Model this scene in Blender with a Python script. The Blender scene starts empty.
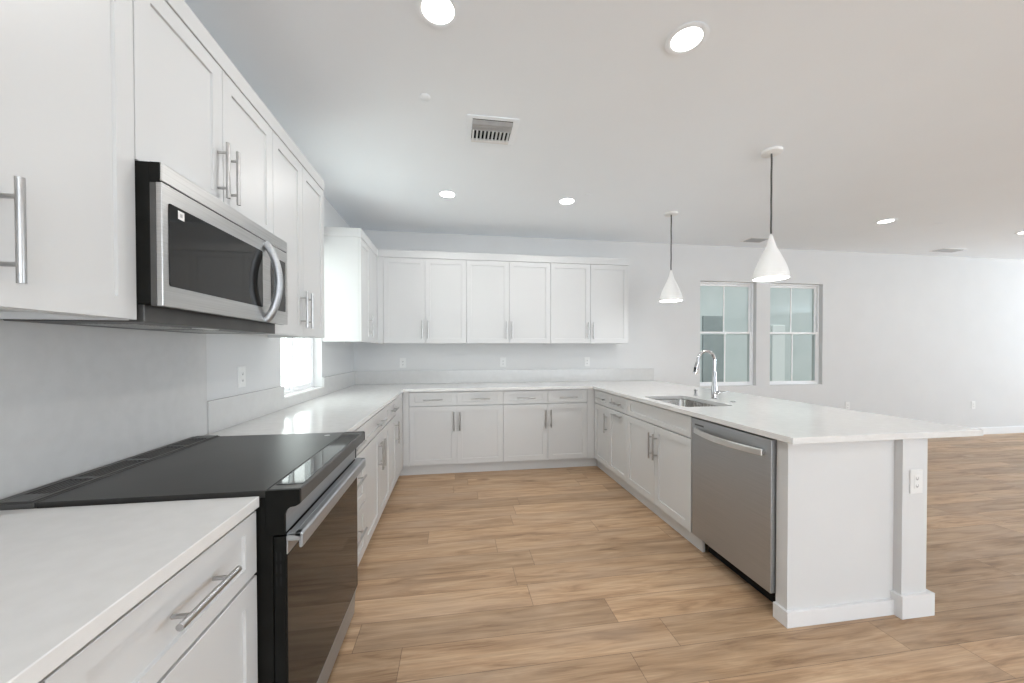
import bpy, bmesh, math, random
from mathutils import Vector, Matrix
random.seed(7)
sc = bpy.context.scene
col = sc.collection
PI = math.pi

# ------------------------------------------------------------------ camera
cam_d = bpy.data.cameras.new('camera')
cam = bpy.data.objects.new('camera', cam_d)
col.objects.link(cam)
F = 371.488
cam_d.sensor_fit = 'HORIZONTAL'; cam_d.sensor_width = 36.0
cam_d.lens = F / 1024 * 36.0
cam_d.shift_x = 0.0
cam_d.shift_y = (354.895 - 341.5) / 1024
cam_d.clip_start = 0.02
CX, CZ = 1.185, 1.312
cam.location = (CX, 0, CZ)
cam.matrix_world = (Matrix.Translation((CX, 0, CZ)) @ Matrix.Rotation(math.radians(-8.621), 4, 'Z')
                    @ Matrix.Rotation(math.radians(-0.691), 4, 'X') @ Matrix.Rotation(math.radians(0.076), 4, 'Y')
                    @ Matrix.Rotation(math.radians(90), 4, 'X'))
sc.camera = cam

# ------------------------------------------------------------------ world, exposure, daylight
w = bpy.data.worlds.new('world'); sc.world = w; w.use_nodes = True
nt = w.node_tree; nt.nodes.clear()
wo = nt.nodes.new('ShaderNodeOutputWorld'); bg = nt.nodes.new('ShaderNodeBackground')
bg.inputs[0].default_value = (0.93, 0.96, 1.0, 1); bg.inputs[1].default_value = .5
nt.links.new(bg.outputs[0], wo.inputs[0])
vs = sc.view_settings
sc.display_settings.display_device = 'sRGB'
vs.view_transform = 'Standard'; vs.look = 'None'; vs.gamma = 1.0; vs.use_curve_mapping = False
vs.exposure = 0.33
sc.cycles.use_denoising = True
sc.cycles.max_bounces = 10; sc.cycles.diffuse_bounces = 6; sc.cycles.glossy_bounces = 5
sc.cycles.transparent_max_bounces = 12
sc.cycles.sample_clamp_indirect = 6.0
sc.cycles.caustics_reflective = False; sc.cycles.caustics_refractive = False

def area(name, loc, direction, sx, sy, power, color):
    l = bpy.data.lights.new(name, 'AREA'); l.shape = 'RECTANGLE'; l.size = sx; l.size_y = sy
    l.energy = power; l.color = color
    o = bpy.data.objects.new(name, l); col.objects.link(o); o.location = loc
    o.visible_camera = True
    o.rotation_euler = Vector(direction).to_track_quat('-Z', 'Y').to_euler()
    return o
RX, RY = 14.5, -6.0        # right wall, rear wall
D = 4.591; ZC = 2.728
CANW = 4.7          # watts of each recessed ceiling lamp
# daylight entering by the window openings of the big room (each lamp fills an unseen opening)
area('daylight_rear_door', (4.6, RY - .05, 1.2), (0, 1, 0), 7.0, 2.3, 8, (0.93, 0.97, 1.0))
area('daylight_right_window', (RX + .05, .8, 1.35), (-1, 0, 0), 4.4, 1.9, 10, (0.88, 0.94, 1.0))
# lamp pair added unseen at the same openings, tilted up to brighten the ceiling
area('ceiling_fill_rear', (4.2, RY - .05, 1.0), (0, 1, 2.4), 7.0, 1.6, 480, (0.85, 0.93, 1.0))
area('ceiling_fill_right', (RX + .05, .8, 1.2), (-1, 0, 2.2), 4.4, 1.4, 520, (0.80, 0.91, 1.0))
area('daylight_sink_side', (-.15, 3.1475, 1.6175), (1, 0, 0), .785, 1.265, 12.5, (1.0, 0.98, 0.965))

sun = bpy.data.lights.new('sun', 'SUN'); sun.energy = 2.3; sun.angle = math.radians(1.5); sun.color = (1, .98, .95)
so_ = bpy.data.objects.new('sun', sun); col.objects.link(so_)
so_.rotation_euler = Vector((-.05, .5, -.86)).to_track_quat('-Z', 'Y').to_euler()

# ------------------------------------------------------------------ materials
def mat(name, base=(.8, .8, .8), rough=.5, metal=0, spec=.5, coat=0, coat_r=.05, emit=None, es=0, aniso=0):
    m = bpy.data.materials.new(name); m.use_nodes = True
    b = m.node_tree.nodes['Principled BSDF']
    b.inputs['Base Color'].default_value = (*base, 1); b.inputs['Roughness'].default_value = rough
    b.inputs['Metallic'].default_value = metal; b.inputs['Specular IOR Level'].default_value = spec
    b.inputs['Coat Weight'].default_value = coat; b.inputs['Coat Roughness'].default_value = coat_r
    b.inputs['Anisotropic'].default_value = aniso
    if emit: b.inputs['Emission Color'].default_value = (*emit, 1); b.inputs['Emission Strength'].default_value = es
    return m
def N(m, t, **kw):
    n = m.node_tree.nodes.new(t)
    for k, v in kw.items(): setattr(n, k, v)
    return n
def L(m, a, b): m.node_tree.links.new(a, b)
def noise_tint(m, c1, c2, scale, detail=3, stretch=(1, 1, 1), bump=0, bscale=None, rough=None, lo=.35, hi=.65):
    b = m.node_tree.nodes['Principled BSDF']
    tc = N(m, 'ShaderNodeTexCoord'); mp = N(m, 'ShaderNodeMapping'); mp.inputs['Scale'].default_value = stretch
    L(m, tc.outputs['Object'], mp.inputs[0])
    n = N(m, 'ShaderNodeTexNoise'); n.inputs['Scale'].default_value = scale; n.inputs['Detail'].default_value = detail
    L(m, mp.outputs[0], n.inputs['Vector'])
    r = N(m, 'ShaderNodeValToRGB'); r.color_ramp.elements[0].position = lo; r.color_ramp.elements[1].position = hi
    r.color_ramp.elements[0].color = (*c1, 1); r.color_ramp.elements[1].color = (*c2, 1)
    L(m, n.outputs['Fac'], r.inputs[0]); L(m, r.outputs[0], b.inputs['Base Color'])
    if rough:
        mr = N(m, 'ShaderNodeMapRange'); mr.inputs['To Min'].default_value = rough[0]; mr.inputs['To Max'].default_value = rough[1]
        L(m, n.outputs['Fac'], mr.inputs[0]); L(m, mr.outputs[0], b.inputs['Roughness'])
    if bump:
        n2 = N(m, 'ShaderNodeTexNoise'); n2.inputs['Scale'].default_value = bscale or scale; n2.inputs['Detail'].default_value = 2
        L(m, mp.outputs[0], n2.inputs['Vector'])
        bp = N(m, 'ShaderNodeBump'); bp.inputs['Strength'].default_value = bump; bp.inputs['Distance'].default_value = .002
        L(m, n2.outputs['Fac'], bp.inputs['Height']); L(m, bp.outputs[0], b.inputs['Normal'])
    return m
M = {}
M['wall'] = noise_tint(mat('wall_paint', rough=.75, spec=.25), (.635, .638, .638), (.65, .653, .653), 3, bump=.06, bscale=90)
M['ceiling'] = noise_tint(mat('ceiling_paint', rough=.85, spec=.2), (.86, .90, .938), (.87, .91, .948), 2, bump=.06, bscale=70)
M['cab'] = noise_tint(mat('cabinet_white', rough=.38, spec=.4), (.60, .604, .602), (.61, .614, .612), 2)
M['trim'] = noise_tint(mat('trim_white', rough=.4, spec=.4), (.74, .745, .75), (.75, .755, .76), 3)
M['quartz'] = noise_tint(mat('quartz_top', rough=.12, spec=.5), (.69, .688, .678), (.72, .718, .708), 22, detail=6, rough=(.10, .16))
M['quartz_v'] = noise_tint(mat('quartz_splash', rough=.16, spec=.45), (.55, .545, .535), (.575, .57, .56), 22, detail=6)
M['steel'] = noise_tint(mat('brushed_steel', rough=.3, metal=1), (.48, .475, .465), (.56, .555, .545), 3, detail=4, stretch=(1, 1, 90), rough=(.27, .36))
M['steel_y'] = noise_tint(mat('brushed_steel_door', rough=.45, metal=1), (.42, .435, .45), (.47, .485, .50), 2.5, detail=4, stretch=(1, 1, 120), rough=(.42, .52))
M['sinksteel'] = noise_tint(mat('sink_steel', rough=.25, metal=1), (.42, .41, .39), (.52, .51, .49), 6, stretch=(1, 12, 1), rough=(.2, .32))
M['brightsteel'] = noise_tint(mat('satin_bright_steel', rough=.32, metal=1), (.74, .74, .73), (.80, .80, .79), 12)
M['nickel'] = noise_tint(mat('satin_nickel', rough=.28, metal=1), (.46, .455, .45), (.52, .515, .51), 30)
M['chrome'] = noise_tint(mat('chrome', rough=.10, metal=1), (.50, .50, .51), (.56, .56, .57), 10)
M['black'] = noise_tint(mat('black_enamel', rough=.45, spec=.12), (.006, .006, .005), (.009, .009, .008), 12)
M['charcoal'] = noise_tint(mat('charcoal_plastic', rough=.4), (.055, .053, .05), (.07, .068, .065), 12)
M['blackglass'] = noise_tint(mat('black_glass', rough=.05, spec=.35), (.010, .0095, .009), (.013, .012, .011), 4)
M['cooktop'] = noise_tint(mat('cooktop_glass', rough=.36, spec=.45), (.022, .021, .019), (.030, .028, .026), 5)
M['recess'] = noise_tint(mat('dark_recess', rough=.8, spec=.1), (.01, .01, .01), (.02, .02, .02), 8)
M['plastic'] = noise_tint(mat('white_plastic', rough=.35), (.73, .73, .72), (.75, .75, .74), 9)
M['slot'] = noise_tint(mat('dark_slot', rough=.6), (.36, .36, .36), (.40, .40, .40), 9)
M['cord'] = noise_tint(mat('grey_cord', rough=.7), (.05, .05, .05), (.11, .11, .11), 220, stretch=(1, 1, 1))
M['shade'] = noise_tint(mat('white_shade', rough=.45), (.82, .82, .81), (.84, .84, .83), 5)
M['vinyl'] = noise_tint(mat('white_vinyl', rough=.35), (.84, .85, .86), (.86, .87, .88), 5)
M['lamp'] = mat('lamp_lens', (.9, .9, .9), .5, emit=(1, .97, .92), es=8)
M['bulb'] = mat('pendant_diffuser', (.9, .9, .9), .5, emit=(1, .97, .94), es=22)
M['ventgrey'] = noise_tint(mat('vent_metal', rough=.5, metal=.3), (.42, .44, .46), (.48, .50, .52), 12)
M['stucco'] = noise_tint(mat('neighbour_stucco', rough=.9), (.60, .64, .65), (.66, .69, .70), 2.5, bump=.3, bscale=60)
M['reflectdark'] = noise_tint(mat('dark_reflection_paint', rough=.9), (.30, .33, .34), (.34, .37, .38), 3)  # tone of dark kitchen things mirrored in the window glass
M['ground'] = noise_tint(mat('outside_ground', rough=.95), (.35, .33, .30), (.45, .43, .39), 4)
M['mesh'] = noise_tint(mat('filter_mesh', rough=.4, metal=1), (.30, .30, .29), (.5, .5, .49), 260, detail=0)
# clear pane: fresnel mix of mirror and transparency
g = bpy.data.materials.new('window_pane'); g.use_nodes = True; g.node_tree.nodes.clear()
o_ = N(g, 'ShaderNodeOutputMaterial'); mx = N(g, 'ShaderNodeMixShader'); tr = N(g, 'ShaderNodeBsdfTransparent'); gl = N(g, 'ShaderNodeBsdfGlossy')
tr.inputs[0].default_value = (.90, .95, .94, 1); gl.inputs['Roughness'].default_value = .01
lw = N(g, 'ShaderNodeLayerWeight'); lw.inputs[0].default_value = .5
pwn = N(g, 'ShaderNodeMath', operation='POWER'); L(g, lw.outputs['Facing'], pwn.inputs[0]); pwn.inputs[1].default_value = 5
sch = N(g, 'ShaderNodeMath', operation='MULTIPLY_ADD'); L(g, pwn.outputs[0], sch.inputs[0]); sch.inputs[1].default_value = .9; sch.inputs[2].default_value = .05
L(g, sch.outputs[0], mx.inputs[0]); L(g, tr.outputs[0], mx.inputs[1]); L(g, gl.outputs[0], mx.inputs[2]); L(g, mx.outputs[0], o_.inputs[0])
M['pane'] = g

# plank floor
def plank_floor():
    m = mat('oak_planks', rough=.42, spec=.35)
    b = m.node_tree.nodes['Principled BSDF']
    def math_(op, a, bb=None, c=None):
        n = N(m, 'ShaderNodeMath', operation=op)
        for i, v in enumerate((a, bb, c)):
            if v is None: continue
            if isinstance(v, (int, float)): n.inputs[i].default_value = v
            else: L(m, v, n.inputs[i])
        return n.outputs[0]
    tc = N(m, 'ShaderNodeTexCoord'); sp = N(m, 'ShaderNodeSeparateXYZ'); L(m, tc.outputs['Object'], sp.inputs[0])
    W, LEN = .1765, 1.22
    yv = math_('DIVIDE', math_('SUBTRACT', sp.outputs[1], 1.679 - 20 * W), W)
    row = math_('FLOOR', yv); fy = math_('FRACT', yv)
    wn = N(m, 'ShaderNodeTexWhiteNoise', noise_dimensions='1D'); L(m, row, wn.inputs['W'])
    off = wn.outputs['Value']
    xv = math_('ADD', math_('DIVIDE', math_('ADD', sp.outputs[0], 20.0), LEN), off)
    pl = math_('FLOOR', xv); fx = math_('FRACT', xv)
    cmb = N(m, 'ShaderNodeCombineXYZ'); L(m, pl, cmb.inputs[0]); L(m, row, cmb.inputs[1])
    pid = N(m, 'ShaderNodeTexWhiteNoise', noise_dimensions='2D'); L(m, cmb.outputs[0], pid.inputs['Vector'])
    # grain coordinates shifted for every plank
    sh = N(m, 'ShaderNodeCombineXYZ')
    L(m, math_('MULTIPLY', pid.outputs['Value'], 37.0), sh.inputs[0]); L(m, math_('MULTIPLY', pid.outputs['Value'], 91.0), sh.inputs[1])
    L(m, math_('MULTIPLY', pid.outputs['Value'], 17.0), sh.inputs[2])
    va = N(m, 'ShaderNodeVectorMath', operation='ADD'); L(m, tc.outputs['Object'], va.inputs[0]); L(m, sh.outputs[0], va.inputs[1])
    mp = N(m, 'ShaderNodeMapping'); mp.inputs['Scale'].default_value = (1.0, 9, 1); L(m, va.outputs[0], mp.inputs[0])
    n1 = N(m, 'ShaderNodeTexNoise'); n1.inputs['Scale'].default_value = 2.2; n1.inputs['Detail'].default_value = 7; n1.inputs['Roughness'].default_value = .62
    n1.inputs['Distortion'].default_value = .9
    L(m, mp.outputs[0], n1.inputs['Vector'])
    mp2 = N(m, 'ShaderNodeMapping'); mp2.inputs['Scale'].default_value = (2.5, 70, 1); L(m, va.outputs[0], mp2.inputs[0])
    n2 = N(m, 'ShaderNodeTexNoise'); n2.inputs['Scale'].default_value = 2.0; n2.inputs['Detail'].default_value = 5
    L(m, mp2.outputs[0], n2.inputs['Vector'])
    n3 = N(m, 'ShaderNodeTexNoise'); n3.inputs['Scale'].default_value = 1.6; n3.inputs['Detail'].default_value = 3
    mp3 = N(m, 'ShaderNodeMapping'); mp3.inputs['Scale'].default_value = (1.0, 3.2, 1); L(m, va.outputs[0], mp3.inputs[0]); L(m, mp3.outputs[0], n3.inputs['Vector'])
    rp = N(m, 'ShaderNodeValToRGB'); e = rp.color_ramp.elements
    e[0].position = .30; e[0].color = (.275, .165, .092, 1)
    e[1].position = .72; e[1].color = (.60, .422, .270, 1)
    k = e.new(.46); k.color = (.445, .288, .170, 1)
    L(m, n1.outputs['Fac'], rp.inputs[0])
    # plank to plank tone
    tone = N(m, 'ShaderNodeMapRange'); tone.inputs['To Min'].default_value = .80; tone.inputs['To Max'].default_value = 1.12; L(m, pid.outputs['Value'], tone.inputs[0])
    g2 = N(m, 'ShaderNodeMapRange'); g2.inputs['From Min'].default_value = .3; g2.inputs['From Max'].default_value = .7
    g2.inputs['To Min'].default_value = .84; g2.inputs['To Max'].default_value = 1.12; L(m, n2.outputs['Fac'], g2.inputs[0])
    t = math_('MULTIPLY', tone.outputs[0], g2.outputs[0])
    vm = N(m, 'ShaderNodeVectorMath', operation='SCALE'); L(m, rp.outputs[0], vm.inputs[0]); L(m, t, vm.inputs['Scale'])
    # greyer patches
    gm = N(m, 'ShaderNodeMix', data_type='RGBA'); gm.blend_type = 'MIX'
    gf = N(m, 'ShaderNodeMapRange'); gf.inputs['From Min'].default_value = .45; gf.inputs['From Max'].default_value = .75; gf.inputs['To Max'].default_value = .45
    L(m, n3.outputs['Fac'], gf.inputs[0]); L(m, gf.outputs[0], gm.inputs[0])
    L(m, vm.outputs[0], gm.inputs[6]); gm.inputs[7].default_value = (.46, .345, .25, 1)
    # knots
    vo = N(m, 'ShaderNodeTexVoronoi'); vo.inputs['Scale'].default_value = 1.15
    mpk = N(m, 'ShaderNodeMapping'); mpk.inputs['Scale'].default_value = (1.0, 2.0, 1); L(m, va.outputs[0], mpk.inputs[0])
    nd = N(m, 'ShaderNodeTexNoise'); nd.inputs['Scale'].default_value = 9; L(m, va.outputs[0], nd.inputs['Vector'])
    vd = N(m, 'ShaderNodeVectorMath', operation='SCALE'); L(m, nd.outputs['Color'], vd.inputs[0]); vd.inputs['Scale'].default_value = .12
    vv = N(m, 'ShaderNodeVectorMath', operation='ADD'); L(m, mpk.outputs[0], vv.inputs[0]); L(m, vd.outputs[0], vv.inputs[1]); L(m, vv.outputs[0], vo.inputs['Vector'])
    kf = N(m, 'ShaderNodeMapRange'); kf.inputs['From Min'].default_value = .015; kf.inputs['From Max'].default_value = .095
    kf.inputs['To Min'].default_value = .75; kf.inputs['To Max'].default_value = 0; L(m, vo.outputs['Distance'], kf.inputs[0])
    km = N(m, 'ShaderNodeMix', data_type='RGBA'); L(m, kf.outputs[0], km.inputs[0]); L(m, gm.outputs[2], km.inputs[6]); km.inputs[7].default_value = (.17, .095, .05, 1)
    # seams
    ey = math_('MINIMUM', fy, math_('SUBTRACT', 1.0, fy)); ex = math_('MINIMUM', fx, math_('SUBTRACT', 1.0, fx))
    sy = math_('LESS_THAN', ey, .008); sx = math_('LESS_THAN', ex, .0012)
    seam = math_('MAXIMUM', sy, sx)
    sm = N(m, 'ShaderNodeMix', data_type='RGBA'); L(m, math_('MULTIPLY', seam, .72), sm.inputs[0]); L(m, km.outputs[2], sm.inputs[6]); sm.inputs[7].default_value = (.13, .08, .05, 1)
    L(m, sm.outputs[2], b.inputs['Base Color'])
    rr = N(m, 'ShaderNodeMapRange'); rr.inputs['To Min'].default_value = .36; rr.inputs['To Max'].default_value = .5; L(m, n2.outputs['Fac'], rr.inputs[0]); L(m, rr.outputs[0], b.inputs['Roughness'])
    bp = N(m, 'ShaderNodeBump'); bp.inputs['Strength'].default_value = .25; bp.inputs['Distance'].default_value = .001
    L(m, math_('SUBTRACT', n2.outputs['Fac'], math_('MULTIPLY', seam, 2.0)), bp.inputs['Height']); L(m, bp.outputs[0], b.inputs['Normal'])
    return m
M['floor'] = plank_floor()

# ------------------------------------------------------------------ mesh helpers
class MB:
    def __init__(s): s.bm = bmesh.new()
    def box(s, x0, x1, y0, y1, z0, z1):
        vs_ = [s.bm.verts.new(p) for p in ((x0,y0,z0),(x1,y0,z0),(x1,y1,z0),(x0,y1,z0),(x0,y0,z1),(x1,y0,z1),(x1,y1,z1),(x0,y1,z1))]
        for f in ((0,3,2,1),(4,5,6,7),(0,1,5,4),(1,2,6,5),(2,3,7,6),(3,0,4,7)): s.bm.faces.new([vs_[i] for i in f])
        return s
    def tube(s, pts, r, n=12, closed_caps=True):
        pts = [Vector(p) for p in pts]; rr = r if isinstance(r, (list, tuple)) else [r] * len(pts)
        rings = []; up = None
        for i, p in enumerate(pts):
            t = (pts[min(i+1, len(pts)-1)] - pts[max(i-1, 0)]).normalized()
            if up is None:
                up = Vector((0,0,1)) if abs(t.z) < .9 else Vector((1,0,0))
            a = t.cross(up).normalized(); b2 = a.cross(t).normalized(); up = b2
            rings.append([s.bm.verts.new(p + (a*math.cos(2*PI*k/n) + b2*math.sin(2*PI*k/n))*rr[i]) for k in range(n)])
        for i in range(len(rings)-1):
            for k in range(n):
                s.bm.faces.new((rings[i][k], rings[i][(k+1)%n], rings[i+1][(k+1)%n], rings[i+1][k]))
        if closed_caps:
            s.bm.faces.new(rings[0][::-1]); s.bm.faces.new(rings[-1])
        return s
    def lathe(s, prof, cx=0, cy=0, n=40, axis='z'):
        rings = []
        for r, z in prof:
            if r < 1e-6:
                rings.append([s.bm.verts.new((cx, cy, z))])
            else:
                rings.append([s.bm.verts.new((cx + r*math.cos(2*PI*k/n), cy + r*math.sin(2*PI*k/n), z)) for k in range(n)])
        for a, b2 in zip(rings, rings[1:]):
            for k in range(n):
                k2 = (k+1) % n
                if len(a) == 1 and len(b2) == 1: continue
                if len(a) == 1: s.bm.faces.new((a[0], b2[k2], b2[k]))
                elif len(b2) == 1: s.bm.faces.new((a[k], a[k2], b2[0]))
                else: s.bm.faces.new((a[k], a[k2], b2[k2], b2[k]))
        return s
    def prism(s, poly, axis, a0, a1):
        # poly: list of 2-d points in the two other axes (x,y,z order)
        def P3(p, a): return {'x': (a, p[0], p[1]), 'y': (p[0], a, p[1]), 'z': (p[0], p[1], a)}[axis]
        A = [s.bm.verts.new(P3(p, a0)) for p in poly]; B = [s.bm.verts.new(P3(p, a1)) for p in poly]
        n = len(poly)
        s.bm.faces.new(A); s.bm.faces.new(B[::-1])
        for i in range(n): s.bm.faces.new((A[i], B[i], B[(i+1)%n], A[(i+1)%n]))
        return s
    def build(s, name, m, parent=None, bevel=0, seg=2, smooth=False):
        bmesh.ops.recalc_face_normals(s.bm, faces=s.bm.faces)
        me = bpy.data.meshes.new(name); s.bm.to_mesh(me); s.bm.free()
        me.materials.append(M[m] if isinstance(m, str) else m)
        o = bpy.data.objects.new(name, me); col.objects.link(o)
        if parent is not None: o.parent = parent
        if smooth:
            for p in me.polygons: p.use_smooth = True
            mod = o.modifiers.new('split', 'EDGE_SPLIT'); mod.split_angle = math.radians(38)
        if bevel:
            bv = o.modifiers.new('bevel', 'BEVEL'); bv.width = bevel; bv.segments = seg; bv.limit_method = 'ANGLE'; bv.angle_limit = math.radians(40)
        return o
def tag(o, label, cat, group=None, kind=None):
    o['label'] = label; o['category'] = cat
    if group: o['group'] = group
    if kind: o['kind'] = kind
    return o
def struct(o): o['kind'] = 'structure'; return o
def empty(name, loc=(0,0,0), rz=0, label=None, cat=None, group=None):
    o = bpy.data.objects.new(name, None); col.objects.link(o); o.location = loc; o.rotation_euler = (0, 0, rz); o.empty_display_size = .1
    if label: tag(o, label, cat, group)
    return o
def copy_tree(o, parent=None):
    c = o.copy(); col.objects.link(c); c.parent = parent
    for ch in list(o.children): copy_tree(ch, c)
    return c
def wall_grid(name, m, axis, a0, a1, us, vs_, holes):
    """a wall with openings: cells between grid lines, minus the holes (u0,u1,v0,v1)"""
    mb = MB()
    us = sorted(set(us + [h[i] for h in holes for i in (0, 1)])); vs_ = sorted(set(vs_ + [h[i] for h in holes for i in (2, 3)]))
    verts = {}
    def V(i, j, s_):
        if (i, j, s_) not in verts:
            a = a1 if s_ else a0
            p = (a, us[i], vs_[j]) if axis == 'x' else (us[i], a, vs_[j])
            verts[i, j, s_] = mb.bm.verts.new(p)
        return verts[i, j, s_]
    nu, nv = len(us) - 1, len(vs_) - 1
    def solid(i, j):
        if not (0 <= i < nu and 0 <= j < nv): return False
        cu, cv = (us[i]+us[i+1])/2, (vs_[j]+vs_[j+1])/2
        return not any(h[0] < cu < h[1] and h[2] < cv < h[3] for h in holes)
    for i in range(nu):
        for j in range(nv):
            if not solid(i, j): continue
            for s_ in (0, 1): mb.bm.faces.new([V(i,j,s_), V(i+1,j,s_), V(i+1,j+1,s_), V(i,j+1,s_)])
            for di, dj, e in ((-1,0,((0,0),(0,1))),(1,0,((1,0),(1,1))),(0,-1,((0,0),(1,0))),(0,1,((0,1),(1,1)))):
                if not solid(i+di, j+dj):
                    (p, q), (r, t) = e
                    mb.bm.faces.new([V(i+p,j+q,0), V(i+r,j+t,0), V(i+r,j+t,1), V(i+p,j+q,1)])
    return struct(mb.build(name, m))

# ------------------------------------------------------------------ room shell
WL = (2.755, 3.54, .985, 2.25)                      # window in the left wall
WB = [(4.455, 5.31, .82, 2.25), (5.525, 6.375, .82, 2.25)]
fl = struct(MB().box(-.2, RX+.2, RY-.2, D+.2, -.1, 0).build('floor', 'floor'))
ce = struct(MB().box(-.2, RX+.2, RY-.2, D+.2, ZC, ZC+.15).build('ceiling', 'ceiling'))
wall_grid('wall_left', 'wall', 'x', -.16, 0, [RY, D], [0, ZC], [WL])
wall_grid('wall_back', 'wall', 'y', D, D+.16, [-.16, RX+.16], [0, ZC], WB)
WR = (-1.5, 3.1, .35, 2.35); WREAR = (.5, 8.1, .03, 2.35)
wall_grid('wall_right', 'wall', 'x', RX, RX+.16, [RY, D], [0, ZC], [WR])
wall_grid('wall_rear', 'wall', 'y', RY-.16, RY, [-.16, RX+.16], [0, ZC], [WREAR])
struct(MB().box(3.80, RX, D-.014, D, 0, .10).box(3.80, RX, D-.009, D, .10, .108).build('baseboard_back', 'trim', bevel=.002))
struct(MB().box(RX-.014, RX, RY+.014, D-.014, 0, .105).build('baseboard_right', 'trim', bevel=.002))

def window(name, axis, a, u0, u1, v0, v1, inward, hung=True):
    """frame set in the wall plane a (glass plane); inward = +1/-1 direction into the room along axis"""
    def bx(mb, ua, ub, va, vb, d0, d1):
        lo, hi = sorted((a + inward*d0, a + inward*d1))
        if axis == 'y': mb.box(ua, ub, lo, hi, va, vb)
        else: mb.box(lo, hi, ua, ub, va, vb)
    t = .022; mid = (v0+v1)/2 + .012; um = (u0+u1)/2
    f = MB(); bx(f, u0, u0+t, v0, v1, -.03, .03); bx(f, u1-t, u1, v0, v1, -.03, .03); bx(f, u0+t, u1-t, v0, v0+t, -.03, .03); bx(f, u0+t, u1-t, v1-t, v1, -.03, .03)
    fo = struct(f.build(name, 'vinyl', bevel=.003))
    iu0, iu1, iv0, iv1 = u0+t, u1-t, v0+t, v1-t
    s = .024
    if hung:
        def sash(va, vb, da, db, nm, mun):
            m_ = MB(); bx(m_, iu0, iu0+s, va, vb, da, db); bx(m_, iu1-s, iu1, va, vb, da, db); bx(m_, iu0+s, iu1-s, va, va+s+.004, da, db); bx(m_, iu0+s, iu1-s, vb-s-.004, vb, da, db)
            bx(m_, um-.009, um+.009, va+s, vb-s, da+.004, db-.004)
            so = struct(m_.build('sash', 'vinyl', fo, bevel=.002))
            p_ = MB(); bx(p_, iu0+s, iu1-s, va+s, vb-s, (da+db)/2-.002, (da+db)/2+.002); po = struct(p_.build('pane', 'pane', so))
            so['label'] = nm
        sash(mid-.02, iv1, -.022, -.002, 'upper sash with one slim vertical bar', 0)
        sash(iv0, mid+.02, .002, .022, 'lower sash with one slim vertical bar', 0)
    else:
        def sash2(ua, ub, da, db, nm):
            m_ = MB(); bx(m_, ua, ua+s, iv0, iv1, da, db); bx(m_, ub-s, ub, iv0, iv1, da, db); bx(m_, ua+s, ub-s, iv0, iv0+s, da, db); bx(m_, ua+s, ub-s, iv1-s, iv1, da, db)
            so = struct(m_.build('sash', 'vinyl', fo, bevel=.002)); so['label'] = nm
            p_ = MB(); bx(p_, ua+s, ub-s, iv0+s, iv1-s, (da+db)/2-.002, (da+db)/2+.002); struct(p_.build('pane', 'pane', so))
            return so
        sash2(iu0, um+.02, -.022, -.002, 'near sliding sash'); so = sash2(um-.02, iu1, .002, .022, 'far sliding sash')
        h = MB(); bx(h, um-.012, um+.004, 1.12, 1.22, .022, .034); struct(h.build('latch', 'plastic', so))
    return fo
w1 = window('window_1', 'y', D+.085, *WB[0], -1)
w2 = window('window_2', 'y', D+.085, *WB[1], -1)
w3 = window('window_3', 'x', -.10, *WL, 1, hung=False)

# ------------------------------------------------------------------ outside: neighbouring house, ground
nh = empty('neighbouring_house', (8.5, D+3.2, 0), 0, 'pale grey-green stuccoed house seen through the pair of back windows', 'house')
MB().box(-7.5, 7, 0, 3, 0, 6.5).build('wall', 'stucco', nh)
MB().box(-1.72, -1.20, -.05, 0, .55, 2.1).build('dark_reflection', 'reflectdark', nh, bevel=.01)  # box painted as a dark reflection in the left back window
MB().box(.07, .41, -.05, 0, .5, 1.9).build('bright_reflection', 'vinyl', nh, bevel=.01)  # pale box stands in for a bright window reflected in the glass
tag(MB().box(-30, 40, D+.2, 30, -.25, -.15).build('outside_ground', 'ground'), 'bare ground strip outside behind the back wall', 'ground', kind='structure')

# ------------------------------------------------------------------ handles and shaker fronts
def bar_handle(parent, cx, cz, length, vertical, yf, name='handle'):
    """bar pull in cabinet space, front plane y = yf, room towards -y"""
    mb = MB(); r = .007; out = yf - .034; h = length/2; p = length*.32
    if vertical:
        mb.tube([(cx, out, cz-h), (cx, out, cz+h)], r, 12)
        for s in (-1, 1): mb.tube([(cx, yf+.001, cz+s*p), (cx, out, cz+s*p)], .0048, 10)
    else:
        mb.tube([(cx-h, out, cz), (cx+h, out, cz)], r, 12)
        for s in (-1, 1): mb.tube([(cx+s*p, yf+.001, cz), (cx+s*p, out, cz)], .0048, 10)
    return mb.build(name, 'nickel', parent, smooth=True)
def front(parent, name, x0, x1, z0, z1, yf, handle=None, stile=.055, th=.019):
    """shaker front; outer face at y=yf, the carcass behind it"""
    g_ = .0017; x0 += g_; x1 -= g_; z0 += g_; z1 -= g_
    s = stile if (z1-z0) > .22 else .038
    mb = MB(); y1 = yf + th
    bm = mb.bm
    def ring(xa, xb, za, zb, y): return [bm.verts.new(p) for p in ((xa,y,za),(xb,y,za),(xb,y,zb),(xa,y,zb))]
    A = ring(x0, x1, z0, z1, yf+.0012); A2 = ring(x0+.0012, x1-.0012, z0+.0012, z1-.0012, yf)
    Bq = ring(x0+stile, x1-stile, z0+s, z1-s, yf); C_ = ring(x0+stile+.001, x1-stile-.001, z0+s+.001, z1-s-.001, yf+.0075)
    Dk = ring(x0, x1, z0, z1, y1)
    for P_, Q in ((Dk, A), (A, A2), (A2, Bq), (Bq, C_)):
        for i in range(4): bm.faces.new((P_[i], P_[(i+1)%4], Q[(i+1)%4], Q[i]))
    bm.faces.new(C_); bm.faces.new(Dk)
    o = mb.build(name, 'cab', parent)
    if handle:
        cx, cz, ln, vert = handle
        bar_handle(o, cx, cz, ln, vert, yf)
    return o
HB = .20
KICK = .105; TOP = .884
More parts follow.
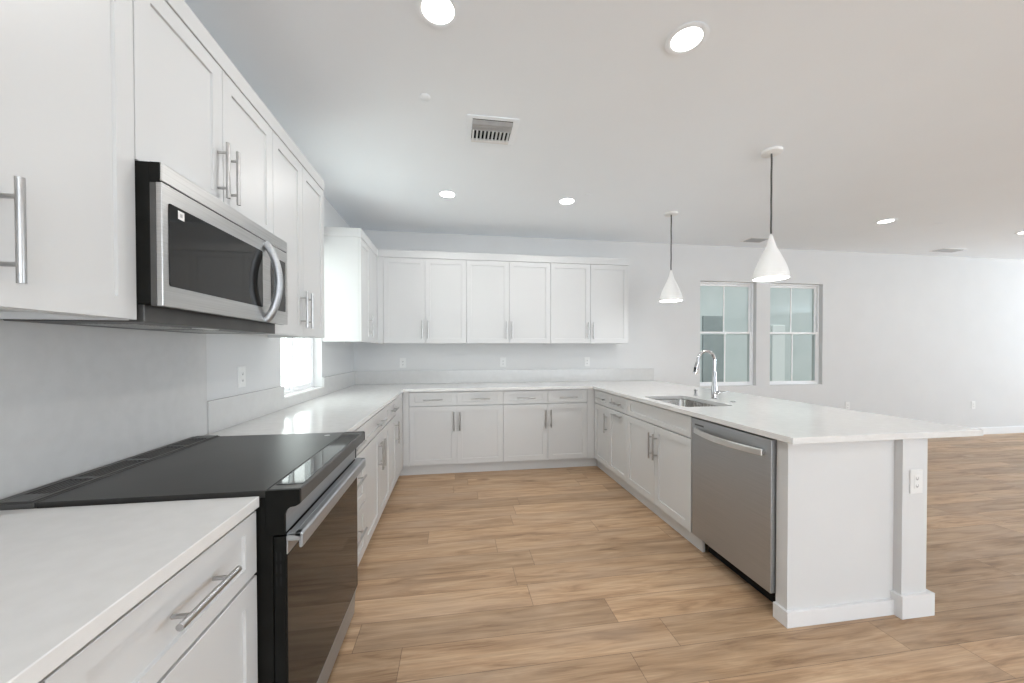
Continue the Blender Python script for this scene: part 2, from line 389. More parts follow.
def base_cab(name, label, loc, rz, wd, fronts, depth=.61, fillers=(), group=None, kick=(0, 0), cat='cabinet'):
    """origin at floor, left end of the front plane (door face y=0)"""
    r = empty(name, loc, rz, label, cat, group)
    th = .020
    MB().box(0.0006, wd-.0006, th, depth, KICK, TOP).build('carcass', 'cab', r)
    MB().box(0.0006-kick[0], wd-.0006+kick[1], .052, .07, 0, KICK).build('toe_kick', 'cab', r)
    for (a, b) in fillers: MB().box(a+.001, b-.001, .002, th, KICK, TOP).build('filler_strip', 'cab', r, bevel=.001)
    for f in fronts:
        front(r, f[0], f[1], f[2], f[3], f[4], 0, f[5])
    return r
def upper_cab(name, label, loc, rz, wd, z0, z1, fronts, depth=.336, fillers=(), group=None):
    r = empty(name, loc, rz, label, 'cabinet', group)
    th = .020
    bz = z0 + .0
    mb = MB(); x0, x1 = .0006, wd-.0006; t = .016
    mb.box(x0, x1, th, depth, bz+.018, z1)                       # box
    mb.box(x0, x0+t, th, depth, bz, bz+.018).box(x1-t, x1, th, depth, bz, bz+.018).box(x0+t, x1-t, th, th+t, bz, bz+.018)
    mb.build('carcass', 'cab', r)
    for (a, b) in fillers: MB().box(a+.001, b-.001, .002, th, bz, z1).build('filler_strip', 'cab', r, bevel=.001)
    for f in fronts: front(r, f[0], f[1], f[2], f[3], f[4], 0, f[5])
    return r
R90 = PI/2
DZ0, DZ1 = .110, .727; RZ0, RZ1 = .733, .876
FX = .645                                    # left base front plane
# left run: front faces +x; cabinet x runs along +y
def LB(name, label, y0, y1, fr, **k): return base_cab(name, label, (FX, y0, 0), R90, y1-y0, fr, depth=FX-.004, **k)
LB('base_cabinet', 'white drawer-over-door base cabinet right at the near side of the range, under the foreground counter', .575, 1.105,
   [('drawer', 0, .53, .705, RZ1, (.285, .80, .19, False)), ('door', 0, .53, DZ0, .700, (.06, .60, HB, True))], group='white base cabinets')
LB('base_cabinet', 'white drawer-over-door base cabinet nearest the camera, cut off by the bottom left edge', -.03, .575,
   [('drawer', 0, .605, RZ0, RZ1, (.30, .80, .22, False)), ('door', 0, .605, DZ0, DZ1, (.06, .60, HB, True))], group='white base cabinets')
LB('base_cabinet', 'white three-drawer base cabinet tucked against the far side of the range', 1.872, 2.33,
   [('drawer', 0, .458, .11, .415, (.229, .30, .22, False)), ('drawer', 0, .458, .42, .727, (.229, .60, .22, False)), ('drawer', 0, .458, RZ0, RZ1, (.229, .80, HB, False))], group='white base cabinets')
LB('base_cabinet', 'white two-door base cabinet with one wide drawer in the middle of the left run', 2.33, 3.168,
   [('drawer', 0, .838, RZ0, RZ1, (.419, .80, HB, False)), ('door', 0, .419, DZ0, DZ1, (.380, .575, HB, True)), ('door', .419, .838, DZ0, DZ1, (.462, .575, HB, True))], group='white base cabinets')
LB('base_cabinet', 'white narrow single-door base cabinet closest to the back left corner on the left run', 3.168, D-FX-.002,
   [('drawer', 0, .325, RZ0, RZ1, (.163, .80, HB, False)), ('door', 0, .325, DZ0, DZ1, (.285, .575, HB, True))], fillers=[(.325, D-FX-.002-3.168)], kick=(0, .062), group='white base cabinets')
# back run: front faces -y
BY = D - .63
def BB(label, x0, x1, fr, fillers=(), kick=(0, 0)): return base_cab('base_cabinet', label, (x0, BY, 0), 0, x1-x0, fr, depth=.626, fillers=fillers, kick=kick, group='white base cabinets')
x0 = FX - .004
def pair(xa, xm, xb, zt=.669):
    return [('drawer', xa, xm, RZ0, RZ1, ((xa+xm)/2, .796, HB, False)), ('drawer', xm, xb, RZ0, RZ1, ((xm+xb)/2, .796, HB, False)),
            ('door', xa, xm, DZ0, DZ1, (xm-.031, .568, HB, True)), ('door', xm, xb, DZ0, DZ1, (xm+.031, .568, HB, True))]
XR = 2.713
BB('white base cabinet on the back wall, left of the pair, two drawers over two doors', x0, 1.689, pair(.705-x0, 1.196-x0, 1.689-x0), fillers=[(0, .705-x0)], kick=(.05, 0))
BB('white base cabinet on the back wall, right of the pair, beside the peninsula corner', 1.689, XR+.004, pair(0, 2.184-1.689, 2.632-1.689), fillers=[(2.632-1.689, XR+.004-1.689)], kick=(0, .05))
# peninsula run: front faces -x; cabinet x runs along -y
def RB(label, ya, yb, fr, fillers=(), name='base_cabinet', kick=(.048, 0)): return base_cab(name, label, (XR, ya, 0), -R90, ya-yb, fr, depth=.60, fillers=fillers, kick=kick, group='white base cabinets')
ya = D-.630-.002
RB('white base cabinet in the peninsula corner with two doors, one pulled by a horizontal bar', ya, 3.155,
   [('drawer', .02, ya-3.557, RZ0, RZ1, (.225, .80, HB, False)), ('drawer', ya-3.557, ya-3.155, RZ0, RZ1, (ya-3.356, .80, HB, False)),
    ('door', .02, ya-3.557, DZ0, DZ1, (ya-3.600, .568, HB, True)), ('door', ya-3.557, ya-3.155, DZ0, DZ1, (ya-3.33, .690, HB, False))], fillers=[(0, .02)])
def sink_cab():
    r = empty('sink_cabinet', (XR, 3.155, 0), -R90, 'white two-door sink base cabinet with a long blank drawer panel, left of the dishwasher', 'cabinet', 'white base cabinets')
    wd = .925
    MB().box(.0006, .019, .020, .60, KICK, TOP).box(wd-.019, wd-.0006, .020, .60, KICK, TOP).box(.019, wd-.019, .020, .60, KICK, KICK+.018).box(.019, wd-.019, .59, .60, KICK+.018, TOP).box(.019, wd-.019, .020, .038, .68, TOP).build('carcass', 'cab', r)
    MB().box(.0006, wd+.046, .052, .07, 0, KICK).build('toe_kick', 'cab', r)
    front(r, 'drawer_panel', 0, wd, RZ0, RZ1, 0)
    front(r, 'door', 0, .4725, DZ0, DZ1, 0, (.4415, .568, HB, True)); front(r, 'door', .4725, wd, DZ0, DZ1, 0, (.5035, .568, HB, True))
sink_cab()

# ------------------------------------------------------------------ upper cabinets
UF = .338; UZ0, UZ1, UZB = 1.394, 2.350, 2.339
UG = 'white wall cabinets'
def LU(label, ya, yb, fr, z0=UZ0, fillers=(), z1=UZ1): return upper_cab('wall_cabinet', label, (UF, ya, 0), R90, yb-ya, z0, z1, fr, depth=UF-.004, fillers=fillers, group=UG)
LU('white wall cabinet at the left edge of the photo with one long bar pull', .375, 1.142,
   [('door', 0, .38, UZ0, UZ1, (.34, 1.54, HB, True)), ('door', .38, .767, UZ0, UZ1, (.462, 1.54, HB, True))])
LU('white wall cabinet behind the frame edge, left of the one with the long pull', -.42, .375,
   [('door', 0, .3975, UZ0, UZ1, (.35, 1.54, HB, True)), ('door', .3975, .795, UZ0, UZ1, (.44, 1.54, HB, True))])
LU('short white two-door wall cabinet directly above the microwave', 1.142, 1.905,
   [('door', 0, .3835, 1.826, UZ1, (.352, 1.965, HB, True)), ('door', .3835, .763, 1.826, UZ1, (.416, 1.965, HB, True))], z0=1.826)
LU('tall white two-door wall cabinet between the microwave and the window', 1.905, 2.59,
   [('door', 0, .3425, UZ0, UZ1, (.305, 1.54, HB, True)), ('door', .3425, .685, UZ0, UZ1, (.38, 1.54, HB, True))])
UBY = D - .333
LU('white corner wall cabinet just past the window, its blank side facing the camera', 3.545, UBY-.002,
   [('door', 0, .355, UZ0, UZB, (.315, 1.55, HB, True))], fillers=[(.355, UBY-.002-3.545)], z1=UZB)
def BU(label, xa, xm, xb, fl_=None):
    x0_ = fl_ if fl_ is not None else xa
    return upper_cab('wall_cabinet', label, (x0_, UBY, 0), 0, xb-x0_, UZ0, UZB,
        [('door', xa-x0_, xm-x0_, UZ0, UZB, (xm-x0_-.033, 1.545, HB, True)), ('door', xm-x0_, xb-x0_, UZ0, UZB, (xm-x0_+.033, 1.545, HB, True))],
        depth=.329, fillers=[(0, xa-x0_)] if fl_ is not None else (), group=UG)
BU('white two-door wall cabinet on the back wall, left of three, against the corner', .401, .851, 1.306, UF-.004)
BU('white two-door wall cabinet on the back wall, middle of three', 1.306, 1.797, 2.291)
BU('white two-door wall cabinet on the back wall, right of three, at the open end', 2.291, 2.779, 3.263)
CT = 2.418
tag(MB().box(.002, .3415, -.42, 2.592, UZ1+.0015, CT).build('crown_trim', 'cab', bevel=.002), 'flat white top trim running over the near left wall cabinets and microwave cabinet', 'trim', 'cabinet top trims')
mb = MB(); mb.prism([(.002, 3.543), (.3415, 3.543), (.3415, UBY-.0035), (3.266, UBY-.0035), (3.266, D-.002), (.002, D-.002)], 'z', UZB+.0015, CT+.003)
tag(mb.build('crown_trim', 'cab', bevel=.002), 'flat white top trim turning the back corner above the back wall cabinets', 'trim', 'cabinet top trims')

# ------------------------------------------------------------------ worktops
CTZ0, CTZ1 = TOP, .914
tag(MB().box(.002, .652, -.42, 1.106, CTZ0, CTZ1).build('countertop', 'quartz', bevel=.002), 'white quartz countertop slab in the foreground before the range', 'countertop', 'white quartz countertops')
def rounded(x0, x1, y0, y1, r, n=6):
    pts = []
    for cx, cy, a0 in ((x1-r, y1-r, 0), (x0+r, y1-r, 90), (x0+r, y0+r, 180), (x1-r, y0+r, 270)):
        for k in range(n+1):
            a = math.radians(a0 + 90*k/n); pts.append((cx + r*math.cos(a), cy + r*math.sin(a)))
    return pts
SX0, SX1, SY0, SY1 = 2.772, 3.165, 2.385, 3.0
bm = bmesh.new()
outer = [(.002, 1.871), (.652, 1.871), (.652, D-.648), (2.694, D-.648), (2.694, 1.469), (3.777, 1.469), (3.777, D-.002), (.002, D-.002)]
hole = rounded(SX0, SX1, SY0, SY1, .05)
edges = []
for loop in (outer, hole):
    v_ = [bm.verts.new((x, y, CTZ0)) for x, y in loop]
    edges += [bm.edges.new((v_[i], v_[(i+1) % len(v_)])) for i in range(len(v_))]
res = bmesh.ops.triangle_fill(bm, use_beauty=True, use_dissolve=False, edges=edges)
faces = [f for f in res['geom'] if isinstance(f, bmesh.types.BMFace)]
ex = bmesh.ops.extrude_face_region(bm, geom=faces)
bmesh.ops.translate(bm, vec=(0, 0, CTZ1-CTZ0), verts=[v for v in ex['geom'] if isinstance(v, bmesh.types.BMVert)])
t_ = MB(); t_.bm.free(); t_.bm = bm
tag(t_.build('countertop', 'quartz', bevel=.0018), 'long white quartz countertop wrapping the back corner and out over the peninsula', 'countertop', 'white quartz countertops')
# splashes
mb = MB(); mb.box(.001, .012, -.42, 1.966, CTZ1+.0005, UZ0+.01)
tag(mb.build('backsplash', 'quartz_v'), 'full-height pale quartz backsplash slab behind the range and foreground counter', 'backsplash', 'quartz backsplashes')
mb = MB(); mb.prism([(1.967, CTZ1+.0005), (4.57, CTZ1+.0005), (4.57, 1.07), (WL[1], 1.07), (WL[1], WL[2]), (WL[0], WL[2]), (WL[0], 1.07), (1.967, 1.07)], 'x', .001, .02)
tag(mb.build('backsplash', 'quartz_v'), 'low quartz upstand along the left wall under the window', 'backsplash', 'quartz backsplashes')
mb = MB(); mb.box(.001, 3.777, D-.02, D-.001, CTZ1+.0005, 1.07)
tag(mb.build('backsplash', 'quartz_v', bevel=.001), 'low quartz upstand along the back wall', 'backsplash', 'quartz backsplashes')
mb = MB(); mb.box(-.095, .021, WL[0], WL[1], WL[2]-.002, WL[2]+.006)
struct(mb.build('trim_1', 'quartz'))

# ------------------------------------------------------------------ peninsula end wall
pw = struct(MB().box(2.738, 3.34, 1.535, 1.599, 0, TOP-.001).box(3.34, 3.487, 1.50, 1.66, 0, TOP-.001).box(3.34, 3.455, 1.66, D, 0, TOP-.001).build('wall_peninsula', 'wall'))
bb = struct(MB().box(2.724, 3.34, 1.519, 1.601, 0, .075).box(3.326, 3.520, 1.485, 1.676, 0, .112).box(3.34, 3.469, 1.676, D-.014, 0, .10).build('baseboard_peninsula', 'trim', bevel=.002))

# ------------------------------------------------------------------ outlets
def outlet(label, loc, rz, kind='duplex', group='white wall outlets', wd=.072, ht=.118):
    r = empty('wall_outlet' if kind == 'duplex' else 'light_switch', loc, rz, label, 'outlet' if kind == 'duplex' else 'switch', group)
    MB().box(-wd/2, wd/2, -.006, 0, -ht/2, ht/2).build('cover_plate', 'plastic', r, bevel=.002)
    b_ = MB().box(-.0165, .0165, -.0085, -.006, -.033, .033).build('socket_face' if kind == 'duplex' else 'rocker', 'plastic', r, bevel=.001)
    if kind == 'duplex':
        for z in (-.018, .018):
            MB().prism([(-.008, z-.005), (-.002, z-.011), (.002, z-.011), (.008, z-.005), (.008, z+.005), (.0055, z+.005), (.0055, z-.003), (-.0055, z-.003), (-.0055, z+.005), (-.008, z+.005)], 'y', -.0091, -.0085).build('socket_slots', 'slot', b_)
    return r
outlet('white outlet on the peninsula end post, under the countertop overhang', (3.415, 1.5, .667), 0)
outlet('faint white outlet on the back wall above the upstand, leftmost of three', (.56, D, 1.165), 0)
outlet('faint white outlet on the back wall above the upstand, middle of three', (1.768, D, 1.165), 0)
outlet('faint white outlet on the back wall above the upstand, rightmost of three', (2.859, D, 1.165), 0)
outlet('small white outlet low on the back wall past the peninsula, farthest right', (9.074, D, .46), 0)
outlet('small white outlet on the back wall barely showing above the countertop edge', (6.80, D, .50), 0)
outlet('white wall outlet on the left wall between the range and window', (.0, 2.276, 1.168), R90)

# ------------------------------------------------------------------ range
def make_range():
    y0, w_ = 1.109, .757                              # cabinet x runs along world +y, front towards world +x
    r = empty('range', (0, y0, 0), 0, 'slide-in range with black glass cooktop and black oven door between the left counters', 'oven')
    W0, W1 = .001, w_-.001
    MB().box(.03, .682, W0+.002, W1-.002, .05, .905).build('body', 'black', r, bevel=.003)
    leg = None
    for x in (.08, .64):
        for y in (.05, w_-.05):
            MB().lathe([(0, 0), (.018, 0), (.018, .012), (.010, .016), (.010, .052), (0, .052)], x, y, 16).build('foot', 'black', r, smooth=True)
    # cooktop glass
    MB().box(.125, .664, W0+.004, W1-.004, .905, .925).build('cooktop', 'cooktop', r, bevel=.002)
    # end caps + front nose with its curved underside
    nose = [(.664, .905), (.664, .925), (.750, .925), (.753, .921), (.753, .884), (.742, .878), (.728, .876), (.718, .868), (.713, .855), (.713, .800), (.664, .800)]
    nz = MB()
    nz.prism([(x, z) for x, z in nose], 'y', W0, W0+.012); nz.build('end_cap', 'black', r, bevel=.0012); nz = MB(); nz.prism([(x, z) for x, z in nose], 'y', W1-.012, W1)
    nz.build('end_cap', 'black', r, bevel=.0012); nz = MB()
    nz.prism([(.666, .905), (.666, .9247), (.749, .9247), (.7525, .921), (.7525, .884), (.742, .878), (.69, .876), (.69, .905)], 'y', W0+.012, W1-.012)
    nose_o = nz.build('front_nose', 'charcoal', r, bevel=.0012)
    cp = MB().box(.671, .744, W0+.045, W1-.065, .9246, .9258).build('control_panel', 'blackglass', r, bevel=.0006); cp['label'] = 'glossy black touch control strip'
    MB().lathe([(0, .9257), (.012, .9257), (.012, .925), (0, .925)], .604, .69, 20).build('badge', 'nickel', r)
    # steel band under the nose
    MB().box(.690, .7115, W0+.012, W1-.012, .800, .880).build('vent_panel', 'steel_y', r, bevel=.002)
    # back vent grille
    gr = MB(); gr.box(.014, .124, W0, W1, .905, .926)
    gr.box(.034, .046, W0+.004, W1-.004, .926, .930).box(.108, .120, W0+.004, W1-.004, .926, .930)
    gr.box(.046, .108, W0+.004, W0+.06, .926, .930).box(.046, .108, W1-.06, W1-.004, .926, .930)
    for k in range(4): gr.box(.055+k*.013, .060+k*.013, W0+.06, W1-.06, .926, .929)
    for k in (1, 2, 3): gr.box(.046, .108, W0+k*w_/4-.012, W0+k*w_/4+.012, .926, .930)
    gr.build('rear_vent', 'charcoal', r, bevel=.0015)
    # oven door
    d = MB().box(.684, .7145, W0+.002, W1-.002, .185, .794).build('oven_door', 'black', r, bevel=.003)
    MB().box(.7145, .7175, W0+.006, W1-.006, .190, .740).build('glass', 'blackglass', d, bevel=.001)
    MB().box(.7145, .7185, W0+.006, W1-.006, .742, .793).build('top_band', 'steel_y', d, bevel=.0015)
    sl = MB()
    for yy in (0,):
        for k in range(3):
            for xx in (.691, .702): sl.box(xx-.002, xx+.002, W0+.0012, W0+.003, .74-k*.035-.013, .74-k*.035+.013)
    sl.build('side_slots', 'recess', d)
    hd = MB()
    hd.prism([(.735, .800), (.752, .800), (.757, .795), (.757, .760), (.751, .757), (.747, .760), (.747, .788), (.735, .790)], 'y', W0+.008, W1-.008)
    for yy in (W0+.008, W1-.030): hd.box(.715, .752, yy, yy+.022, .778, .800)
    hd.box(.7186, .737, W0+.008, W1-.008, .793, .801)
    hd.build('handle', 'steel_y', d, bevel=.0015)
    # storage drawer
    MB().prism([(.682, .055), (.682, .178), (.713, .178), (.706, .150), (.700, .055)], 'y', W0+.004, W1-.004).build('storage_drawer', 'steel_y', r, bevel=.002)
make_range()

# ------------------------------------------------------------------ microwave
def make_microwave():
    y0, w_ = 1.141, .763
    r = empty('microwave', (0, y0, 1.392), 0, 'stainless over-the-range microwave with dark glass door on the left wall', 'microwave')
    z = lambda v: v - 1.392
    B = .370
    MB().box(.014, B, .001, w_-.001, z(1.440), z(1.823)).build('case', 'black', r, bevel=.002)
    # sloped bottom pan with filters and lamp
    MB().box(.022, .346, .012, w_-.008, z(1.391), z(1.4395)).build('bottom_pan', 'charcoal', r, bevel=.002)
    for yy in (.10, .42): MB().box(.10, .26, yy, yy+.24, z(1.3895), z(1.396)).build('grease_filter', 'mesh', r, bevel=.001)
    MB().box(.28, .31, .30, .40, z(1.389), z(1.394)).build('lamp_cover', 'plastic', r, bevel=.001)
    # front frame side (dark plastic) and steel door
    MB().box(B, .384, .001, w_-.001, z(1.434), z(1.768)).build('front_frame', 'charcoal', r, bevel=.001)
    MB().box(B, .394, .001, w_-.001, z(1.7685), z(1.823)).build('vent_housing', 'black', r, bevel=.001)
    tb = MB().box(.394, .399, .0015, w_-.001, z(1.773), z(1.823)).build('top_vent_band', 'steel', r, bevel=.002)
    d = MB().box(.384, .399, .0012, w_-.001, z(1.434), z(1.770)).build('door', 'steel', r, bevel=.002)
    gl_ = MB()
    ys = [.026, .553]
    bmx = MB(); pts = rounded(.024, .530, z(1.492), z(1.722), .006, 4)
    bmx.prism([(a, b) for a, b in pts], 'x', .3991, .4005); bmx.build('window_glass', 'blackglass', d)
    cpn = MB(); pts = rounded(.600, w_-.028, z(1.492), z(1.722), .006, 4); cpn.prism(pts, 'x', .3991, .4005); cpn.build('control_panel', 'blackglass', d)
    # curved handle
    hz0, hz1 = 1.440, 1.760; pts = []; n = 24
    for k in range(n+1):
        t = k/n; a = math.sin(PI*t)
        pts.append((.400 + .050*a**.7, .556, z(hz0 + (hz1-hz0)*t)))
    h = MB().tube(pts, .0155, 16).build('handle', 'steel_y', d, smooth=True)
    MB().box(.4006, .4010, .058, .083, z(1.690), z(1.714)).build('sticker', 'plastic', d)
    MB().box(.4010, .4012, .066, .075, z(1.697), z(1.707)).build('sticker_mark', 'slot', d)
make_microwave()

# ------------------------------------------------------------------ dishwasher
def make_dw():
    r = empty('dishwasher', (XR, 2.228, 0), -R90, 'stainless dishwasher with bowed bar handle in the peninsula front', 'dishwasher')
    wd = .628
    MB().box(.004, wd-.006, .030, .59, .110, TOP-.004).build('tub', 'black', r)
    MB().box(.048, wd-.014, .092, .102, .004, .108).build('kick_plate', 'recess', r)
    d = MB().box(.006, wd-.004, .0, .030, .112, .871).build('door', 'steel_y', r, bevel=.003)
    pts = []; n = 28
    for k in range(n+1):
        t = k/n; pts.append((.052 + .535*t, -.016 - .045*math.sin(PI*t), .800))
    hb = MB(); rings = []
    for (x, y, z) in pts:
        rings.append([hb.bm.verts.new(p) for p in ((x, y-.006, z-.017), (x, y+.008, z-.017), (x, y+.008, z+.017), (x, y-.006, z+.017))])
    for a, b in zip(rings, rings[1:]):
        for k in range(4): hb.bm.faces.new((a[k], a[(k+1)%4], b[(k+1)%4], b[k]))
    hb.bm.faces.new(rings[0]); hb.bm.faces.new(rings[-1][::-1])
    hb
    hb.box(.052, .070, -.02, .001, .790, .810).box(.569, .587, -.02, .001, .790, .810)
    hb.build('handle', 'brightsteel', d, bevel=.003)
    MB().box(.035, .122, -.0008, .0, .829, .839).build('brand_badge', 'charcoal', d)
make_dw()

# ------------------------------------------------------------------ sink, faucet
def make_sink():
    r = empty('kitchen_sink', ((SX0+SX1)/2, (SY0+SY1)/2, CTZ0), 0, 'stainless undermount sink set in the peninsula countertop', 'sink')
    hx, hy = (SX1-SX0)/2, (SY1-SY0)/2
    bm_ = MB(); b = bm_.bm; rings = []
    for inset, z, rr in ((-.02, -.001, .055), (-.004, -.001, .05), (-.003, -.006, .05), (.004, -.17, .05), (.02, -.195, .045), (.05, -.205, .035)):
        rings.append([b.verts.new((x, y, z)) for x, y in rounded(-hx+inset, hx-inset, -hy+inset, hy-inset, rr)])
    for a, c in zip(rings, rings[1:]):
        n = len(a)
        for k in range(n): b.faces.new((a[k], a[(k+1)%n], c[(k+1)%n], c[k]))
    b.faces.new(rings[-1])
    o = bm_.build('basin', 'sinksteel', r, smooth=True)
    so = o.modifiers.new('thickness', 'SOLIDIFY'); so.thickness = -.0015
    MB().lathe([(0, -.203), (.04, -.203), (.045, -.2045), (.045, -.2049), (0, -.2049)], 0, 0, 28).build('drain', 'chrome', r, smooth=True)
make_sink()
def make_faucet():
    r = empty('kitchen_faucet', (3.265, 2.74, CTZ1), 0, 'chrome gooseneck faucet with pull-down head standing behind the sink', 'faucet')
    MB().lathe([(0, 0), (.027, 0), (.027, .006), (.0225, .010), (.0215, .10), (.018, .115), (.0165, .22), (.014, .235), (0, .235)], 0, 0, 28).build('body', 'chrome', r, smooth=True)
    pts = [(0, 0, .225), (0, 0, .30)]
    R_ = .072
    for k in range(0, 19):
        a = math.radians(k*10); pts.append((-R_ + R_*math.cos(a), 0, .318 + R_*math.sin(a)))
    pts = [p for p in pts]
    pts[-1] = (pts[-1][0]-.001, 0, pts[-1][2]); pts.append((-2*R_-.006, 0, .295))
    sp = MB().tube(pts, .0125, 16).build('spout', 'chrome', r, smooth=True)
    hd = MB().tube([(-2*R_-.006, 0, .297), (-2*R_-.012, 0, .275), (-2*R_-.026, 0, .22), (-2*R_-.029, 0, .208)], [.0145, .0165, .018, .017], 18).build('spray_head', 'chrome', r, smooth=True)
    MB().box(-.186, -.178, -.024, -.008, .225, .262).build('spray_button', 'black', hd, bevel=.001)
    lv = MB().tube([(0, -.012, .052), (0.02, -.034, .052)], .016, 16)
    lv.tube([(.012, -.030, .054), (.055, -.040, .060), (.095, -.048, .066)], [.008, .007, .006], 12)
    lv.build('lever', 'chrome', r, smooth=True)
make_faucet()
tag(MB().lathe([(0, 0), (.019, 0), (.019, .004), (.013, .006), (.013, .038), (.016, .040), (.016, .052), (0, .053)], 3.272, 2.985, 24).build('sink_air_gap', 'chrome', smooth=True),
    'small chrome cylinder on the countertop left of the faucet', 'faucet fitting')
bpy.data.objects['sink_air_gap'].location = (0, 0, CTZ1)
tag(MB().lathe([(0, 0), (.022, 0), (.022, .003), (.014, .006), (0, .007)], 3.285, 2.555, 24).build('sink_button', 'chrome', smooth=True),
    'low round chrome button on the countertop right of the faucet', 'faucet fitting')
bpy.data.objects['sink_button'].location = (0, 0, CTZ1)

# ------------------------------------------------------------------ ceiling fittings
def make_can(label, x, y, watts=CANW):
    r = empty('recessed_light', (x, y, ZC), 0, label, 'ceiling light', 'round recessed ceiling lights')
    MB().lathe([(.066, -.001), (.090, -.001), (.092, -.004), (.074, -.007), (.066, -.004), (.066, -.001)], 0, 0, 48).build('trim_ring', 'ceiling', r, smooth=True)
    MB().lathe([(0, -.0042), (.068, -.0042), (.068, -.001), (0, -.001)], 0, 0, 40).build('lens', 'lamp', r)
    lt = bpy.data.lights.new('downlight', 'AREA'); lt.shape = 'DISK'; lt.size = .13; lt.energy = watts; lt.color = (1.0, .985, .965)
    lo = bpy.data.objects.new('downlight', lt); col.objects.link(lo); lo.parent = r; lo.location = (0, 0, -.009)
    return r
cans = [(1.117, 1.586, 'round recessed ceiling light cut by the top edge of the photo, above the range aisle'),
        (2.228, 1.568, 'round recessed ceiling light high in front of the peninsula, left of the near pendant'),
        (1.115, 3.428, 'small recessed ceiling light beyond the air vent, left of the far pair'),
        (2.233, 3.421, 'small recessed ceiling light near the far pendant, right of the far pair'),
        (5.863, 3.436, 'recessed ceiling light over the open room beyond the near pendant'),
        (7.975, 3.500, 'recessed ceiling light clipped by the right edge of the photo')]
c0 = make_can(cans[0][2], cans[0][0], cans[0][1])
for x, y, lb in cans[1:]:
    if x < 4: c = copy_tree(c0); c.location = (x, y, ZC); c['label'] = lb
    else: make_can(lb, x, y, 1.2)
for i, (x, y, lb) in enumerate([(1.117, -.3, 'recessed ceiling light overhead just behind the camera'), (2.228, -.3, 'recessed ceiling light behind the camera to the right'), (6.2, -.6, 'recessed ceiling light over the open room behind the camera')]):
    c = copy_tree(c0); c.location = (x, y, ZC); c['label'] = lb
for x in (4.6, 6.2, 7.975, 9.6):
    for y in (-3.6, -1.6, .4):
        if (x, y) != (6.2, -.6):
            pass

def make_pendant(label, x, y, ztop=2.133, zb=1.82):
    r = empty('pendant_light', (x, y, ZC), 0, label, 'pendant light', 'white cone pendant lights')
    MB().lathe([(0, 0), (.066, 0), (.066, -.016), (.060, -.020), (0, -.020)], 0, 0, 40).build('canopy', 'shade', r, smooth=True)
    a = ztop - ZC; b = zb - ZC
    pts = [(.0015*math.sin(k*1.3), .001*math.cos(k*1.1), -.018 + (a+.01+.018)*k/14) for k in range(15)]
    MB().tube(pts, .006, 10).build('cord', 'cord', r, smooth=True)
    h = a - b
    outer_ = [(.009, a), (.016, a-.03), (.032, a-.085), (.058, a-.140), (.080, a-.190), (.097, a-.235), (.108, a-.275), (.1125, b)]
    s_ = MB().lathe(outer_ + [(.108, b+.001)] + [(max(q-.005, .004), z_-.004) for q, z_ in outer_[::-1][1:]], 0, 0, 56).build('shade', 'shade', r, smooth=True)
    MB().lathe([(0, b+.006), (.1065, b+.006), (.1065, b+.012), (0, b+.012)], 0, 0, 48).build('diffuser', 'bulb', r)
    return r
pA = make_pendant('white cone pendant light on a dark cord, nearer of the two over the peninsula', 3.412, 2.353)
pB = copy_tree(pA); pB.location = (3.39, 3.562, ZC); pB['label'] = 'white cone pendant light farther back over the peninsula, left of the windows'

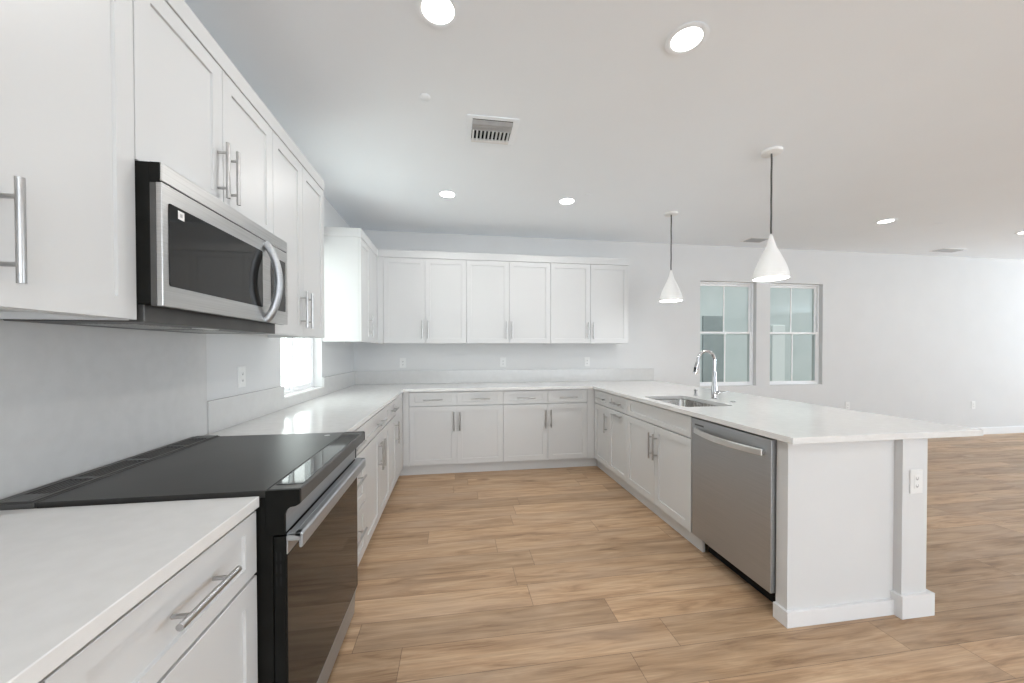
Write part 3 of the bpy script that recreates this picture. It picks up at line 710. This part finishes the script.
def make_vent():
    x0, x1, y0, y1 = 1.256, 1.578, 2.255, 2.560
    r = empty('ceiling_vent', ((x0+x1)/2, (y0+y1)/2, ZC), 0, 'white square ceiling air vent with grey and dark louvres above the kitchen aisle', 'vent')
    hx, hy = (x1-x0)/2, (y1-y0)/2; ix, iy = hx-.036, hy-.030
    f = MB(); f.box(-hx, hx, -hy, -iy, -.006, 0).box(-hx, hx, iy, hy, -.006, 0).box(-hx, -ix, -iy, iy, -.006, 0).box(ix, hx, -iy, iy, -.006, 0)
    f.build('frame', 'ceiling', r, bevel=.002)
    MB().box(-ix, ix, -iy, iy, -.0012, -.0002).build('duct_shade_plate', 'recess', r)  # flat dark plate, its colour stands in for shade inside the duct
    mb_ = MB()
    for k in range(3):
        yy = -iy + .012 + k*.030
        mb_.prism([(yy, -.0015), (yy+.003, -.0015), (yy+.026, -.016), (yy+.023, -.016)], 'x', -ix, ix)
    mb_.build('cross_louvres', 'ventgrey', r)
    yb = -iy + .104
    MB().box(-ix, ix, yb-.008, yb, -.014, -.0015).build('divider', 'plastic', r)
    m2 = MB()
    for k in range(10):
        xx = -ix + .004 + k*(2*ix-.008)/9.6
        m2.prism([(xx, -.0015), (xx+.002, -.0015), (xx+.011, -.014), (xx+.009, -.014)], 'y', yb, iy-.03)
    m2.box(-ix, ix, iy-.03, iy, -.012, -.0015)
    m2.build('fin_louvres', 'plastic', r)
make_vent()
def small_vent(label, x0, x1, y0, y1):
    r = empty('ceiling_vent', ((x0+x1)/2, (y0+y1)/2, ZC), 0, label, 'vent')
    hx, hy = (x1-x0)/2, (y1-y0)/2
    MB().box(-hx-.02, hx+.02, -hy-.02, -hy, -.005, 0).box(-hx-.02, hx+.02, hy, hy+.02, -.005, 0).box(-hx-.02, -hx, -hy, hy, -.005, 0).box(hx, hx+.02, -hy, hy, -.005, 0).build('frame', 'plastic', r, bevel=.001)
    MB().box(-hx, hx, -hy, hy, -.0012, -.0002).build('duct_shade_plate', 'slot', r)  # flat grey plate coloured like the shade of an open duct
    m_ = MB(); n = 7
    for k in range(n):
        yy = -hy + 2*hy*(k+.2)/n
        m_.prism([(yy, -.0015), (yy+.002, -.0015), (yy+.012, -.009), (yy+.010, -.009)], 'x', -hx, hx)
    m_.build('louvres', 'ventgrey', r)
small_vent('small grey slotted ceiling vent seen just left of the near pendant shade', 4.88, 5.12, 4.20, 4.34)
small_vent('dark slotted ceiling vent near the back wall at the far right', 7.92, 8.28, 4.24, 4.37)
def cover2(label, x, y, rad):
    o = MB().lathe([(0, -.005), (rad*.8, -.005), (rad, -.002), (rad, 0), (0, 0)], 0, 0, 32).build('sprinkler_cover', 'ceiling', smooth=True)
    o.location = (x, y, ZC); tag(o, label, 'sprinkler cover', 'flush ceiling discs')
cover2('faint flush disc on the ceiling above the microwave run, left of the air vent', 1.02, 2.141, .03)
cover2('faint flush disc on the ceiling right of the far recessed lights', 2.382, 3.262, .035)
cover2('faint flush disc on the ceiling between the far right light and dark vent', 6.544, 3.433, .06)
